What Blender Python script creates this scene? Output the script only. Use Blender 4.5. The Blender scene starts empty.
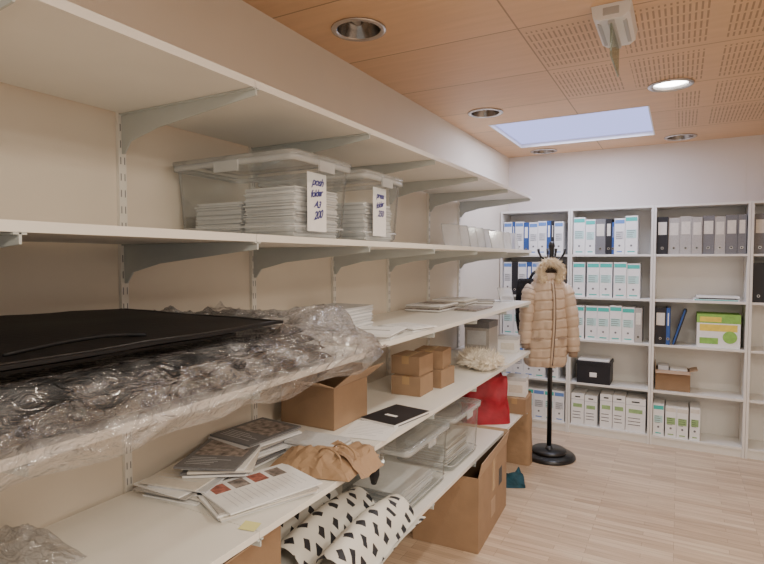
import bpy, bmesh, math, random
from mathutils import Vector, Matrix, noise, Euler
random.seed(7)
D = bpy.data
SC = bpy.context.scene

# ------------------------------------------------------------ materials
def mat(name, col, rough=0.5, metal=0.0, var=0.0, vscale=20.0, bump=0.0, bscale=60.0, spec=0.5, stretch=(1,1,1), sheen=0.0):
    m = D.materials.new(name); m.use_nodes = True
    nt = m.node_tree; b = nt.nodes['Principled BSDF']
    b.inputs['Roughness'].default_value = rough
    b.inputs['Metallic'].default_value = metal
    b.inputs['Specular IOR Level'].default_value = spec
    b.inputs['Base Color'].default_value = (*col, 1)
    if sheen: b.inputs['Sheen Weight'].default_value = sheen
    tc = nt.nodes.new('ShaderNodeTexCoord'); mp = nt.nodes.new('ShaderNodeMapping')
    mp.inputs['Scale'].default_value = stretch
    nt.links.new(tc.outputs['Object'], mp.inputs['Vector'])
    nz = nt.nodes.new('ShaderNodeTexNoise'); nz.inputs['Scale'].default_value = vscale
    nz.inputs['Detail'].default_value = 4
    nt.links.new(mp.outputs['Vector'], nz.inputs['Vector'])
    v = max(var, 0.02)
    cr = nt.nodes.new('ShaderNodeValToRGB')
    cr.color_ramp.elements[0].position = 0.3; cr.color_ramp.elements[1].position = 0.7
    cr.color_ramp.elements[0].color = (*[max(0, c*(1-v)) for c in col], 1)
    cr.color_ramp.elements[1].color = (*[min(1, c*(1+v)) for c in col], 1)
    nt.links.new(nz.outputs['Fac'], cr.inputs['Fac'])
    nt.links.new(cr.outputs['Color'], b.inputs['Base Color'])
    if bump > 0:
        n2 = nt.nodes.new('ShaderNodeTexNoise'); n2.inputs['Scale'].default_value = bscale
        nt.links.new(mp.outputs['Vector'], n2.inputs['Vector'])
        bp = nt.nodes.new('ShaderNodeBump'); bp.inputs['Strength'].default_value = bump
        bp.inputs['Distance'].default_value = 0.01
        nt.links.new(n2.outputs['Fac'], bp.inputs['Height'])
        nt.links.new(bp.outputs['Normal'], b.inputs['Normal'])
    return m

def clear_plastic(name, tint=(0.95,0.97,0.97), diff=0.10, dcol=(0.85,0.87,0.88), gl=0.12, rough=0.12, wrinkle=False):
    m = D.materials.new(name); m.use_nodes = True
    nt = m.node_tree; nt.nodes.clear()
    N = nt.nodes.new; L = nt.links.new
    out = N('ShaderNodeOutputMaterial')
    tr = N('ShaderNodeBsdfTransparent'); tr.inputs['Color'].default_value = (*tint, 1)
    di = N('ShaderNodeBsdfDiffuse'); di.inputs['Color'].default_value = (*dcol, 1)
    gs = N('ShaderNodeBsdfGlossy'); gs.inputs['Roughness'].default_value = rough
    m1 = N('ShaderNodeMixShader'); m2 = N('ShaderNodeMixShader')
    lw = N('ShaderNodeLayerWeight'); lw.inputs['Blend'].default_value = 0.35 if wrinkle else 0.25
    tc = N('ShaderNodeTexCoord'); nz = N('ShaderNodeTexNoise')
    nz.inputs['Scale'].default_value = 8 if wrinkle else 5
    nz.inputs['Detail'].default_value = 5; nz.inputs['Distortion'].default_value = 1.0 if wrinkle else 0
    L(tc.outputs['Object'], nz.inputs['Vector'])
    mr = N('ShaderNodeMapRange')
    mr.inputs['From Min'].default_value = 0.45; mr.inputs['From Max'].default_value = 0.72
    mr.inputs['To Min'].default_value = diff; mr.inputs['To Max'].default_value = diff*(6.0 if wrinkle else 1.3)
    L(nz.outputs['Fac'], mr.inputs['Value'])
    L(mr.outputs['Result'], m1.inputs['Fac']); L(tr.outputs[0], m1.inputs[1]); L(di.outputs[0], m1.inputs[2])
    ml = N('ShaderNodeMath'); ml.operation = 'MULTIPLY_ADD'; ml.inputs[1].default_value = 0.6; ml.inputs[2].default_value = gl*0.4
    L(lw.outputs['Fresnel'], ml.inputs[0])
    L(ml.outputs[0], m2.inputs['Fac']); L(m1.outputs[0], m2.inputs[1]); L(gs.outputs[0], m2.inputs[2])
    L(m2.outputs[0], out.inputs['Surface'])
    if wrinkle:
        n2 = N('ShaderNodeTexNoise'); n2.inputs['Scale'].default_value = 22; n2.inputs['Distortion'].default_value = 2.5
        L(tc.outputs['Object'], n2.inputs['Vector'])
        bp = N('ShaderNodeBump'); bp.inputs['Strength'].default_value = 0.9; bp.inputs['Distance'].default_value = 0.025
        L(n2.outputs['Fac'], bp.inputs['Height'])
        L(bp.outputs['Normal'], gs.inputs['Normal']); L(bp.outputs['Normal'], di.inputs['Normal']); L(bp.outputs['Normal'], lw.inputs['Normal'])
    return m

def emit(name, col, s):
    m = D.materials.new(name); m.use_nodes = True
    nt = m.node_tree; nt.nodes.clear()
    o = nt.nodes.new('ShaderNodeOutputMaterial'); e = nt.nodes.new('ShaderNodeEmission')
    e.inputs['Color'].default_value = (*col, 1); e.inputs['Strength'].default_value = s
    nt.links.new(e.outputs[0], o.inputs['Surface']); return m

M = {}
M['wall'] = mat('wall_paint', (0.75,0.68,0.58), 0.8, var=0.015, vscale=3, bump=0.05, bscale=200)
M['wallb'] = mat('wall_paint_back', (0.71,0.65,0.61), 0.8, var=0.015, vscale=3, bump=0.05, bscale=200)
M['shelf'] = mat('white_laminate', (0.80,0.775,0.72), 0.38, var=0.012, vscale=6)
M['bookcase'] = mat('bookcase_laminate', (0.77,0.75,0.71), 0.45, var=0.012, vscale=6)
M['bracket'] = mat('bracket_enamel', (0.52,0.55,0.53), 0.45, var=0.02)
M['white'] = mat('white_paper', (0.84,0.84,0.84), 0.7, var=0.03, vscale=40)
M['paper2'] = mat('grey_paper', (0.58,0.59,0.61), 0.7, var=0.06, vscale=60)
M['paper3'] = mat('cream_paper', (0.70,0.66,0.60), 0.7, var=0.06, vscale=60)
M['dark'] = mat('dark_slot', (0.02,0.02,0.02), 0.7)
M['black'] = mat('black_card', (0.006,0.006,0.007), 0.55, var=0.2, vscale=10, bump=0.1, bscale=90, spec=0.3)
M['blackcloth'] = mat('black_cloth', (0.012,0.012,0.015), 0.9, var=0.3, vscale=30, bump=0.4)
M['blackfoam'] = mat('black_nonwoven', (0.008,0.008,0.010), 0.6, var=0.4, vscale=18, bump=0.5, bscale=30, spec=0.3)
M['blackmetal'] = mat('black_metal', (0.010,0.010,0.011), 0.3, spec=0.6)
M['card'] = mat('cardboard', (0.33,0.215,0.13), 0.85, var=0.07, vscale=12, bump=0.1, bscale=120)
M['card2'] = mat('cardboard_inner', (0.43,0.30,0.20), 0.85, var=0.06, vscale=12)
M['kraft'] = mat('kraft_paper', (0.37,0.24,0.14), 0.75, var=0.08, vscale=14, bump=0.3, bscale=35)
M['tape'] = mat('packing_tape', (0.48,0.32,0.17), 0.25)
M['grey'] = mat('grey_binder_board', (0.42,0.40,0.38), 0.7, var=0.12, vscale=150)
M['grey2'] = mat('mid_grey_board', (0.18,0.18,0.19), 0.7, var=0.10, vscale=120)
M['blackb'] = mat('black_binder_board', (0.015,0.015,0.02), 0.5, var=0.1)
M['blue'] = mat('blue_binder_board', (0.03,0.09,0.30), 0.5, var=0.05)
M['bluel'] = mat('pale_blue_label', (0.14,0.27,0.60), 0.6, var=0.05)
M['teal'] = mat('teal_label', (0.06,0.50,0.44), 0.6, var=0.05)
M['tealp'] = mat('pale_teal_label', (0.50,0.72,0.70), 0.6, var=0.05)
M['green'] = mat('green_print', (0.25,0.50,0.10), 0.6, var=0.15, vscale=30)
M['greenp'] = mat('olive_print', (0.30,0.46,0.20), 0.6, var=0.15, vscale=30)
M['yellow'] = mat('yellow_print', (0.80,0.62,0.10), 0.6, var=0.1, vscale=30)
M['red'] = mat('red_fabric', (0.34,0.006,0.022), 0.55, var=0.3, vscale=10, bump=0.6, bscale=14)
M['redp'] = mat('red_print', (0.36,0.13,0.10), 0.6, var=0.5, vscale=60)
M['photo'] = mat('printed_photo', (0.26,0.22,0.20), 0.4, var=0.8, vscale=45)
M['tealc'] = mat('teal_cloth', (0.01,0.06,0.09), 0.8, var=0.3, bump=0.3)
M['ink'] = mat('blue_marker_ink', (0.02,0.02,0.20), 0.6)
M['inkk'] = mat('black_print', (0.06,0.06,0.06), 0.6)
M['postit'] = mat('sticky_note', (0.75,0.72,0.30), 0.7)
M['coat'] = mat('beige_nylon', (0.54,0.42,0.32), 0.38, var=0.03, vscale=14, bump=0.15, bscale=45)
M['coatseam'] = mat('beige_seam', (0.30,0.22,0.16), 0.6)
M['coatin'] = mat('coat_lining', (0.14,0.10,0.08), 0.8)
M['fur'] = mat('cream_fur', (0.84,0.72,0.54), 0.9, var=0.2, vscale=25)
M['furw'] = mat('white_fur', (0.86,0.79,0.67), 0.9, var=0.15, vscale=25)
M['chrome'] = mat('brushed_trim', (0.55,0.53,0.51), 0.25, metal=0.9)
M['refl'] = mat('reflector_dark', (0.26,0.24,0.22), 0.18, metal=0.9)
M['plasticw'] = mat('white_plastic', (0.78,0.78,0.78), 0.35)
M['plasticg'] = mat('grey_plastic', (0.45,0.45,0.45), 0.4)
M['clear'] = clear_plastic('clear_bin_plastic', diff=0.05, gl=0.05)
M['lid'] = clear_plastic('clear_lid_plastic', diff=0.16)
M['rim'] = clear_plastic('clear_rim_plastic', diff=0.35)
M['acryl'] = clear_plastic('acrylic', diff=0.32, dcol=(0.92,0.92,0.95))
M['acrylg'] = clear_plastic('acrylic_green', tint=(0.75,0.85,0.75), diff=0.35, dcol=(0.35,0.42,0.33))
M['wrap'] = clear_plastic('plastic_wrap', tint=(0.96,0.96,0.98), diff=0.060, dcol=(0.88,0.88,0.90), gl=0.40, rough=0.09, wrinkle=True)
M['bulb'] = emit('lamp_on', (1.0,0.97,0.95), 16)
M['bulboff'] = mat('lamp_off', (0.55,0.53,0.50), 0.3)
M['sky'] = emit('skylight_daylight', (0.46,0.49,0.95), 1.8)

class NB:
    def __init__(s, m): s.nt = m.node_tree
    def m(s, op, a, b=None, c=None):
        n = s.nt.nodes.new('ShaderNodeMath'); n.operation = op
        for i, v in enumerate([a, b, c]):
            if v is None: continue
            if isinstance(v, (int, float)): n.inputs[i].default_value = v
            else: s.nt.links.new(v, n.inputs[i])
        return n.outputs[0]

def ceiling_mat():
    m = mat('ceiling_plywood', (0.69,0.46,0.275), 0.5, var=0.05, vscale=3.0, stretch=(1,9,1))
    nt = m.node_tree; b = nt.nodes['Principled BSDF']; nb = NB(m)
    src = b.inputs['Base Color'].links[0].from_socket
    tc = nt.nodes.new('ShaderNodeTexCoord'); sx = nt.nodes.new('ShaderNodeSeparateXYZ')
    nt.links.new(tc.outputs['Object'], sx.inputs[0]); X, Y = sx.outputs[0], sx.outputs[1]
    fy = nb.m('FRACT', nb.m('DIVIDE', nb.m('ADD', Y, 6.0), 0.6))
    fx = nb.m('FRACT', nb.m('DIVIDE', nb.m('ADD', X, 12.65), 2.4))
    seam = nb.m('MAXIMUM', nb.m('LESS_THAN', fy, 0.013), nb.m('LESS_THAN', fx, 0.003))
    sfx = nb.m('LESS_THAN', nb.m('FRACT', nb.m('DIVIDE', nb.m('ADD', X, 10.0), 0.022)), 0.36)
    sfy = nb.m('LESS_THAN', nb.m('FRACT', nb.m('DIVIDE', nb.m('ADD', Y, 10.0), 0.10)), 0.80)
    grp = nb.m('LESS_THAN', nb.m('FRACT', nb.m('DIVIDE', nb.m('ADD', X, 12.65), 0.40)), 0.86)
    band = nb.m('MULTIPLY', nb.m('GREATER_THAN', fy, 0.10), nb.m('LESS_THAN', fy, 0.92))
    r1 = nb.m('MULTIPLY', nb.m('GREATER_THAN', X, -0.64), nb.m('LESS_THAN', Y, 3.60))
    r1 = nb.m('MULTIPLY', r1, nb.m('GREATER_THAN', Y, 2.40))
    r2 = nb.m('MULTIPLY', nb.m('GREATER_THAN', X, -0.05), nb.m('LESS_THAN', Y, 4.80))
    r2 = nb.m('MULTIPLY', r2, nb.m('GREATER_THAN', Y, 3.6))
    r2 = nb.m('MULTIPLY', r2, nb.m('GREATER_THAN', nb.m('ADD', X, nb.m('MULTIPLY', nb.m('GREATER_THAN', Y, 3.8), 10.0)), 0.12))
    reg = nb.m('MAXIMUM', r1, r2)
    slot = nb.m('MULTIPLY', nb.m('MULTIPLY', sfx, sfy), nb.m('MULTIPLY', nb.m('MULTIPLY', grp, band), reg))
    mask = nb.m('MAXIMUM', nb.m('MULTIPLY', seam, 0.65), nb.m('MULTIPLY', slot, 0.62))
    wn = nt.nodes.new('ShaderNodeTexWhiteNoise'); wn.noise_dimensions = '2D'
    cb = nt.nodes.new('ShaderNodeCombineXYZ')
    nt.links.new(nb.m('FLOOR', nb.m('DIVIDE', nb.m('ADD', X, 12.65), 2.4)), cb.inputs[0])
    nt.links.new(nb.m('FLOOR', nb.m('DIVIDE', nb.m('ADD', Y, 6.0), 0.6)), cb.inputs[1])
    nt.links.new(cb.outputs[0], wn.inputs['Vector'])
    tone = nb.m('MULTIPLY_ADD', wn.outputs['Value'], 0.12, 0.94)
    vm = nt.nodes.new('ShaderNodeVectorMath'); vm.operation = 'SCALE'
    nt.links.new(src, vm.inputs[0]); nt.links.new(tone, vm.inputs['Scale'])
    mx = nt.nodes.new('ShaderNodeMixRGB'); mx.inputs[2].default_value = (0.17,0.10,0.05,1)
    nt.links.new(mask, mx.inputs[0]); nt.links.new(vm.outputs[0], mx.inputs[1])
    nt.links.new(mx.outputs[0], b.inputs['Base Color'])
    return m
M['ceil'] = ceiling_mat()

def floor_mat():
    m = mat('floor_parquet', (0.60,0.50,0.41), 0.28, var=0.0)
    nt = m.node_tree; b = nt.nodes['Principled BSDF']
    tc = nt.nodes.new('ShaderNodeTexCoord')
    br = nt.nodes.new('ShaderNodeTexBrick')
    br.inputs['Color1'].default_value = (0.65,0.51,0.38,1); br.inputs['Color2'].default_value = (0.50,0.37,0.265,1)
    br.inputs['Mortar'].default_value = (0.33,0.23,0.16,1)
    br.inputs['Scale'].default_value = 1.0; br.inputs['Mortar Size'].default_value = 0.0010
    br.inputs['Brick Width'].default_value = 0.42; br.inputs['Row Height'].default_value = 0.045
    br.offset = 0.37; br.offset_frequency = 3
    nt.links.new(tc.outputs['Object'], br.inputs['Vector'])
    mp = nt.nodes.new('ShaderNodeMapping'); mp.inputs['Scale'].default_value = (2.2, 26, 1)
    nt.links.new(tc.outputs['Object'], mp.inputs['Vector'])
    nz = nt.nodes.new('ShaderNodeTexNoise'); nz.inputs['Scale'].default_value = 1.5; nz.inputs['Detail'].default_value = 6
    nt.links.new(mp.outputs[0], nz.inputs['Vector'])
    mx = nt.nodes.new('ShaderNodeMixRGB'); mx.blend_type = 'OVERLAY'; mx.inputs[0].default_value = 0.4
    nt.links.new(br.outputs['Color'], mx.inputs[1]); nt.links.new(nz.outputs['Fac'], mx.inputs[2])
    nt.links.new(mx.outputs[0], b.inputs['Base Color'])
    return m
M['floor'] = floor_mat()

def diamond_mat():
    m = mat('diamond_wrapping_paper', (0.80,0.78,0.74), 0.5, bump=0.15, bscale=30)
    nt = m.node_tree; b = nt.nodes['Principled BSDF']; nb = NB(m)
    uv = nt.nodes.new('ShaderNodeUVMap'); sx = nt.nodes.new('ShaderNodeSeparateXYZ')
    nt.links.new(uv.outputs[0], sx.inputs[0])
    s = 0.115
    def cell(off):
        u = nb.m('ABSOLUTE', nb.m('SUBTRACT', nb.m('FRACT', nb.m('ADD', nb.m('DIVIDE', sx.outputs[0], s), off)), 0.5))
        v = nb.m('ABSOLUTE', nb.m('SUBTRACT', nb.m('FRACT', nb.m('ADD', nb.m('DIVIDE', sx.outputs[1], s*0.8), off)), 0.5))
        return nb.m('LESS_THAN', nb.m('ADD', u, v), 0.22)
    mk = nb.m('MAXIMUM', cell(0.0), cell(0.5))
    mx = nt.nodes.new('ShaderNodeMixRGB'); mx.inputs[1].default_value = (0.76,0.74,0.68,1); mx.inputs[2].default_value = (0.02,0.02,0.025,1)
    nt.links.new(mk, mx.inputs[0]); nt.links.new(mx.outputs[0], b.inputs['Base Color'])
    return m
M['diamond'] = diamond_mat()

# ------------------------------------------------------------ mesh builder
class MB:
    def __init__(s): s.v = []; s.f = []; s.mi = []; s.mats = []; s.T = Matrix.Identity(4); s.sm = []
    def mid(s, k):
        if k not in s.mats: s.mats.append(k)
        return s.mats.index(k)
    def add(s, vs, fs, k, smooth=False):
        o = len(s.v); i = s.mid(k)
        s.v += [s.T @ Vector(p) for p in vs]
        for f in fs: s.f.append([o+j for j in f]); s.mi.append(i); s.sm.append(smooth)
    def box(s, x0,x1,y0,y1,z0,z1, k, R=None):
        vs = [(x,y,z) for z in (z0,z1) for y in (y0,y1) for x in (x0,x1)]
        if R is not None: vs = [R @ Vector(p) for p in vs]
        s.add(vs, [(0,2,3,1),(4,5,7,6),(0,1,5,4),(2,6,7,3),(0,4,6,2),(1,3,7,5)], k)
    def prism(s, pts, ax, a0, a1, k):
        def P(p, a):
            return {'x':(a,p[0],p[1]), 'y':(p[0],a,p[1]), 'z':(p[0],p[1],a)}[ax]
        n = len(pts); vs = [P(p,a0) for p in pts]+[P(p,a1) for p in pts]
        fs = [tuple(range(n))[::-1], tuple(range(n,2*n))]+[(i,(i+1)%n,n+(i+1)%n,n+i) for i in range(n)]
        s.add(vs, fs, k)
    def rings(s, rs, k, cap=True, smooth=True, closed=False):
        n = len(rs[0]); vs = [p for r in rs for p in r]; fs = []
        R = len(rs)
        for i in range(R-1 + (1 if closed else 0)):
            a = i*n; b = ((i+1)%R)*n
            for j in range(n): fs.append((a+j, a+(j+1)%n, b+(j+1)%n, b+j))
        if cap and not closed: fs += [tuple(range(n))[::-1], tuple(range((R-1)*n, R*n))]
        s.add(vs, fs, k, smooth)
    def cyl(s, c, r0, r1, z0, z1, k, n=28, smooth=True):
        rr = [[(c[0]+r*math.cos(t*2*math.pi/n), c[1]+r*math.sin(t*2*math.pi/n), z) for t in range(n)] for r,z in ((r0,z0),(r1,z1))]
        s.rings(rr, k, True, smooth)
    def lathe(s, c, prof, k, n=32, cap=True):
        s.rings([[(c[0]+r*math.cos(t*2*math.pi/n), c[1]+r*math.sin(t*2*math.pi/n), z) for t in range(n)] for r,z in prof], k, cap)
    def tube(s, pts, r, k, n=10, cap=True):
        pts = [Vector(p) for p in pts]; rs = []
        for i,p in enumerate(pts):
            t = (pts[min(i+1,len(pts)-1)]-pts[max(i-1,0)]).normalized()
            u = t.cross(Vector((0.13,0.31,0.94)))
            if u.length < 0.2: u = t.cross(Vector((1,0,0)))
            u.normalize(); w = t.cross(u)
            ri = r[i] if isinstance(r,(list,tuple)) else r
            rs.append([p+u*ri*math.cos(a*2*math.pi/n)+w*ri*math.sin(a*2*math.pi/n) for a in range(n)])
        s.rings(rs, k, cap)
    def grid(s, fn, nu, nv, k, smooth=True):
        vs = [fn(i/nu, j/nv) for j in range(nv+1) for i in range(nu+1)]
        fs = [(j*(nu+1)+i, j*(nu+1)+i+1, (j+1)*(nu+1)+i+1, (j+1)*(nu+1)+i) for j in range(nv) for i in range(nu)]
        s.add(vs, fs, k, smooth)
    def crumple(s, fn, nu, nv, k):
        vs = [fn(min(1,max(0,(i+(random.uniform(-.35,.35) if 0<i<nu else 0))/nu)), min(1,max(0,(j+(random.uniform(-.35,.35) if 0<j<nv else 0))/nv))) for j in range(nv+1) for i in range(nu+1)]
        fs = []
        for j in range(nv):
            for i in range(nu):
                a,b,c,d = j*(nu+1)+i, j*(nu+1)+i+1, (j+1)*(nu+1)+i+1, (j+1)*(nu+1)+i
                fs += [(a,b,c),(a,c,d)] if random.random()<0.5 else [(a,b,d),(b,c,d)]
        s.add(vs, fs, k, False)
    def done(s, name, bevel=0.0, fixn=True):
        me = D.meshes.new(name); me.from_pydata([tuple(p) for p in s.v], [], s.f)
        for k in s.mats: me.materials.append(M[k])
        for p,i,sm in zip(me.polygons, s.mi, s.sm): p.material_index = i; p.use_smooth = sm
        if fixn:
            bm = bmesh.new(); bm.from_mesh(me); bmesh.ops.recalc_face_normals(bm, faces=bm.faces); bm.to_mesh(me); bm.free()
        ob = D.objects.new(name, me); SC.collection.objects.link(ob)
        if bevel:
            b = ob.modifiers.new('bevel','BEVEL'); b.width = bevel; b.segments = 2; b.limit_method = 'ANGLE'
        return ob
def TR(x,y,z,rz=0,rx=0,ry=0):
    return Matrix.Translation((x,y,z)) @ Euler((rx,ry,rz)).to_matrix().to_4x4()

# ------------------------------------------------------------ room
WX, BY, CZ, RX, FY = -1.52, 5.38, 2.59, 2.6, -2.2
def simple(name, b, k):
    m = MB(); m.box(*b, k); return m.done(name)
simple('floor', (WX-0.1, RX+0.1, FY, BY+0.1, -0.1, 0), 'floor')
simple('wall_left', (WX-0.1, WX, FY, BY, 0, CZ), 'wall')
simple('wall_back', (WX-0.1, RX+0.1, BY, BY+0.1, 0, CZ), 'wallb')
simple('wall_right', (RX, RX+0.1, FY, BY, 0, CZ), 'wallb')
simple('baseboard_right', (RX-0.012, RX, FY, BY, 0, 0.08), 'bookcase')
for i,x in enumerate((-0.54, 0.46, 1.46)):
    simple('trim_%d'%(i+1), (x-0.002, x+0.002, BY-0.0015, BY, 2.06, CZ), 'paper3')

lamps = [(-1.26,2.07),(-1.20,3.65),(-1.14,5.2),(-0.02,5.14),(-0.07,3.59),(-0.02,1.95),(1.15,3.61),(1.15,5.14),(1.15,1.95)]
SKY = (-1.29,-0.20,4.0,4.95)
m = MB(); m.box(WX-0.1, RX+0.1, FY, BY+0.1, CZ, CZ+0.10, 'ceil'); ceil = m.done('ceiling')
c = MB()
for x,y in lamps: c.cyl((x,y), 0.098, 0.098, CZ-0.05, CZ+0.2, 'ceil', 40)
c.box(SKY[0],SKY[1],SKY[2],SKY[3],CZ-0.05,CZ+0.2,'ceil')
cut = c.done('cutter')
bo = ceil.modifiers.new('holes','BOOLEAN'); bo.object = cut; bo.operation = 'DIFFERENCE'; bo.solver = 'EXACT'
dg = bpy.context.evaluated_depsgraph_get(); dg.update()
me = D.meshes.new_from_object(ceil.evaluated_get(dg)); ceil.modifiers.clear(); ceil.data = me
for p in me.polygons: p.use_smooth = False
D.objects.remove(cut)

def downlight(x,y,on):
    m = MB(); z = CZ
    m.lathe((x,y), [(0.097,z+0.001),(0.097,z-0.001),(0.122,z-0.001),(0.120,z-0.007),(0.105,z-0.011),(0.095,z-0.006),(0.092,z+0.01),(0.097,z+0.01)], 'chrome', 40, cap=False)
    m.lathe((x,y), [(0.093,z-0.004),(0.085,z+0.03),(0.070,z+0.065),(0.055,z+0.085),(0.002,z+0.088)], 'refl' if not on else 'chrome', 40, cap=False)
    m.lathe((x,y), [(0.096,z+0.0),(0.096,z+0.095),(0.001,z+0.098)], 'plasticg', 40, cap=False)
    if on: m.lathe((x,y), [(0.088,z+0.012),(0.06,z+0.005),(0.02,z+0.001),(0.001,z+0.0)], 'bulb', 32, cap=False)
    else:
        for dx in (-0.03,0.03): m.tube([(x+dx,y-0.05,z+0.05),(x+dx,y+0.05,z+0.05)], 0.012, 'bulboff')
    m.done('recessed_downlight')
for i,(x,y) in enumerate(lamps): downlight(x,y,i in (4,5,8))

m = MB(); a,b,c0,d = SKY; t=0.010; z0=CZ-0.003; z1=CZ+0.20
m.box(a,a+t,c0,d,z0,z1,'plasticw'); m.box(b-t,b,c0,d,z0,z1,'plasticw')
m.box(a+t,b-t,c0,c0+t,z0,z1,'plasticw'); m.box(a+t,b-t,d-t,d,z0,z1,'plasticw')
m.box(a+t,b-t,c0+t,d-t,z0+0.035,z0+0.045,'sky')
m.done('window_1')

m = MB(); m.T = TR(-0.26,2.50,CZ)
m.prism([(-0.075,0),(0.075,0),(0.068,-0.045),(0.045,-0.062),(-0.045,-0.062),(-0.068,-0.045)],'y',-0.16,0.16,'plasticw')
m.box(-0.03,0.03,-0.162,-0.158,-0.045,-0.015,'plasticg')
m.box(-0.055,-0.04,-0.12,0.12,-0.064,-0.055,'plasticg'); m.box(0.04,0.055,-0.12,0.12,-0.064,-0.055,'plasticg')
m.box(-0.012,0.012,-0.15,0.15,-0.075,-0.06,'plasticg')
m.box(-0.003,0.003,-0.15,0.15,-0.20,-0.07,'acrylg')
m.done('exit_sign', 0.002)

# ------------------------------------------------------------ wall shelving
FX = -0.97
STD = [-1.24,-0.66,-0.08,0.50,1.08,1.66,2.24,2.82,3.40,3.98]
YE = 4.06
LV = [[(-1.3,YE,2.042)],[(-1.3,YE,1.645)],[(-1.3,1.70,1.250),(1.702,YE,1.266)],[(-1.3,1.70,0.852),(1.702,YE,0.893)],[(-1.3,YE,0.474)]]
m = MB()
for segs in LV:
    for (y0,y1,z) in segs:
        ys = [y0]
        while ys[-1]+1.16 < y1-0.3: ys.append(ys[-1]+ (1.16 if len(ys)>1 or y0>0 else 1.22))
        ys.append(y1)
        for q0,q1 in zip(ys[:-1],ys[1:]):
            m.box(WX+0.022, FX, q0+0.0008, q1-0.0008, z-0.020, z, 'shelf')
for y in STD:
    m.box(WX, WX+0.014, y-0.0125, y+0.0125, 0.15, 2.15, 'shelf')
    for k in range(int(2.0/0.05)):
        z = 0.17+k*0.05
        m.box(WX+0.0135, WX+0.0146, y-0.008, y-0.005, z, z+0.022, 'grey2')
        m.box(WX+0.0135, WX+0.0146, y+0.005, y+0.008, z, z+0.022, 'grey2')
    for segs in LV:
        for (y0,y1,z) in segs:
            if y0 <= y <= y1:
                zt = z-0.0205; L = 0.54
                x = WX+0.014
                m.prism([(x,zt),(x+L,zt),(x+L,zt-0.020),(x+L-0.05,zt-0.024),(x+0.16,zt-0.058),(x+0.04,zt-0.085),(x+0.012,zt-0.12),(x,zt-0.12)],'y',y-0.0025,y+0.0025,'bracket')
                m.box(x,x+L,y-0.011,y+0.011,zt-0.004,zt,'bracket')
m.done('wall_shelving_unit', 0.0012)

# ------------------------------------------------------------ bookcases
BX = [-1.512,-0.872,-0.200,0.478,1.156,1.834]
SZ = [0.08,0.467,0.86,1.24,1.62]
for i in range(5):
    x0,x1 = BX[i]+0.001,BX[i+1]-0.001; y0,y1 = 5.08,5.372; t=0.018
    m = MB()
    m.box(x0,x0+t,y0,y1,0,2.03,'bookcase'); m.box(x1-t,x1,y0,y1,0,2.03,'bookcase')
    m.box(x0+t,x1-t,y1-0.006,y1,0,2.03,'bookcase')
    m.box(x0+t,x1-t,y0,y1-0.006,2.012,2.03,'bookcase')
    m.box(x0+t,x1-t,y0+0.012,y0+0.026,0,0.062,'bookcase')
    for z in SZ: m.box(x0+t,x1-t,y0+0.004,y1-0.006,z-0.018,z,'bookcase')
    for z in (0.27,0.66,1.05,1.43,1.8):
        m.box(x0+t-0.0002,x0+t+0.0004,y0+0.04,y0+0.045,z-0.002,z+0.003,'dark')
    m.done('bookcase', 0.001)

def binders(name, x, yf, z, items):
    m = MB()
    for st,w,h in items:
        x0,x1 = x+0.001, x+w-0.001; x += w
        y0 = yf+random.uniform(0,0.012); dp = 0.235
        if st == 'gap': continue
        if st in ('grey','black','grey2','blue'):
            k = {'grey':'grey','black':'blackb','grey2':'grey2','blue':'blue'}[st]
            m.box(x0,x0+0.003,y0,y0+dp,z,z+h,k); m.box(x1-0.003,x1,y0,y0+dp,z,z+h,k)
            m.box(x0+0.003,x1-0.003,y0,y0+0.003,z,z+h,k)
            m.box(x0+0.006,x1-0.006,y0+0.01,y0+dp-0.01,z+0.004,z+h-0.012,'white')
            if st != 'black' or random.random()<0.4:
                m.box(x0+0.010,x1-0.010,y0-0.001,y0,z+h*0.52,z+h*0.86,'paper3' if st!='blue' else 'white')
            cx = (x0+x1)/2
            m.prism([(cx+0.011*math.cos(a*math.pi/6),z+0.05+0.011*math.sin(a*math.pi/6)) for a in range(12)],'y',y0-0.0015,y0,'chrome')
            m.prism([(cx+0.007*math.cos(a*math.pi/6),z+0.05+0.007*math.sin(a*math.pi/6)) for a in range(12)],'y',y0-0.002,y0,'dark')
        else:
            m.box(x0,x1,y0,y0+dp,z,z+h,'white')
            lab = {'arch':'teal','archb':'bluel','archg':'greenp'}[st]
            m.box(x0+0.004,x1-0.004,y0-0.001,y0,z+h-0.045,z+h-0.012,lab if st!='archg' else 'paper3')
            m.box(x0+0.010,x1-0.010,y0-0.001,y0,z+h*0.42,z+h*0.64,'tealp' if st=='arch' else ('paper2' if st=='archb' else lab))
            for q in range(4):
                zz = z+h*0.62-q*0.018
                m.box(x0+0.014,x1-0.018-random.uniform(0,0.02),y0-0.0018,y0-0.0008,zz-0.003,zz,'inkk')
            m.box(x0+0.020,x1-0.020,y0-0.001,y0,z+0.018,z+0.028,lab)
            cx = (x0+x1)/2
            m.prism([(cx+0.009*math.cos(a*math.pi/6),z+0.075+0.009*math.sin(a*math.pi/6)) for a in range(12)],'y',y0-0.0015,y0,'grey2')
            m.box(x0-0.0006,x0+0.0006,y0,y0+dp,z,z+h,'paper2')
    return m.done(name)
YF = 5.10; e=0.0008
A='arch'; B='archb'
binders('ring_binders', -1.485,YF,1.62+e,[(B,.08,.31),('blue',.03,.31),(B,.08,.31),('blue',.05,.30),(B,.08,.30),(B,.08,.31),('blue',.04,.31),('black',.03,.31),(B,.08,.30)])
binders('ring_binders', -1.485,YF,1.24+e,[(B,.08,.31),('black',.06,.31),(B,.08,.31),('blue',.05,.31),(B,.08,.31),('black',.05,.30),(B,.085,.31),('blue',.04,.31)])
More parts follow.
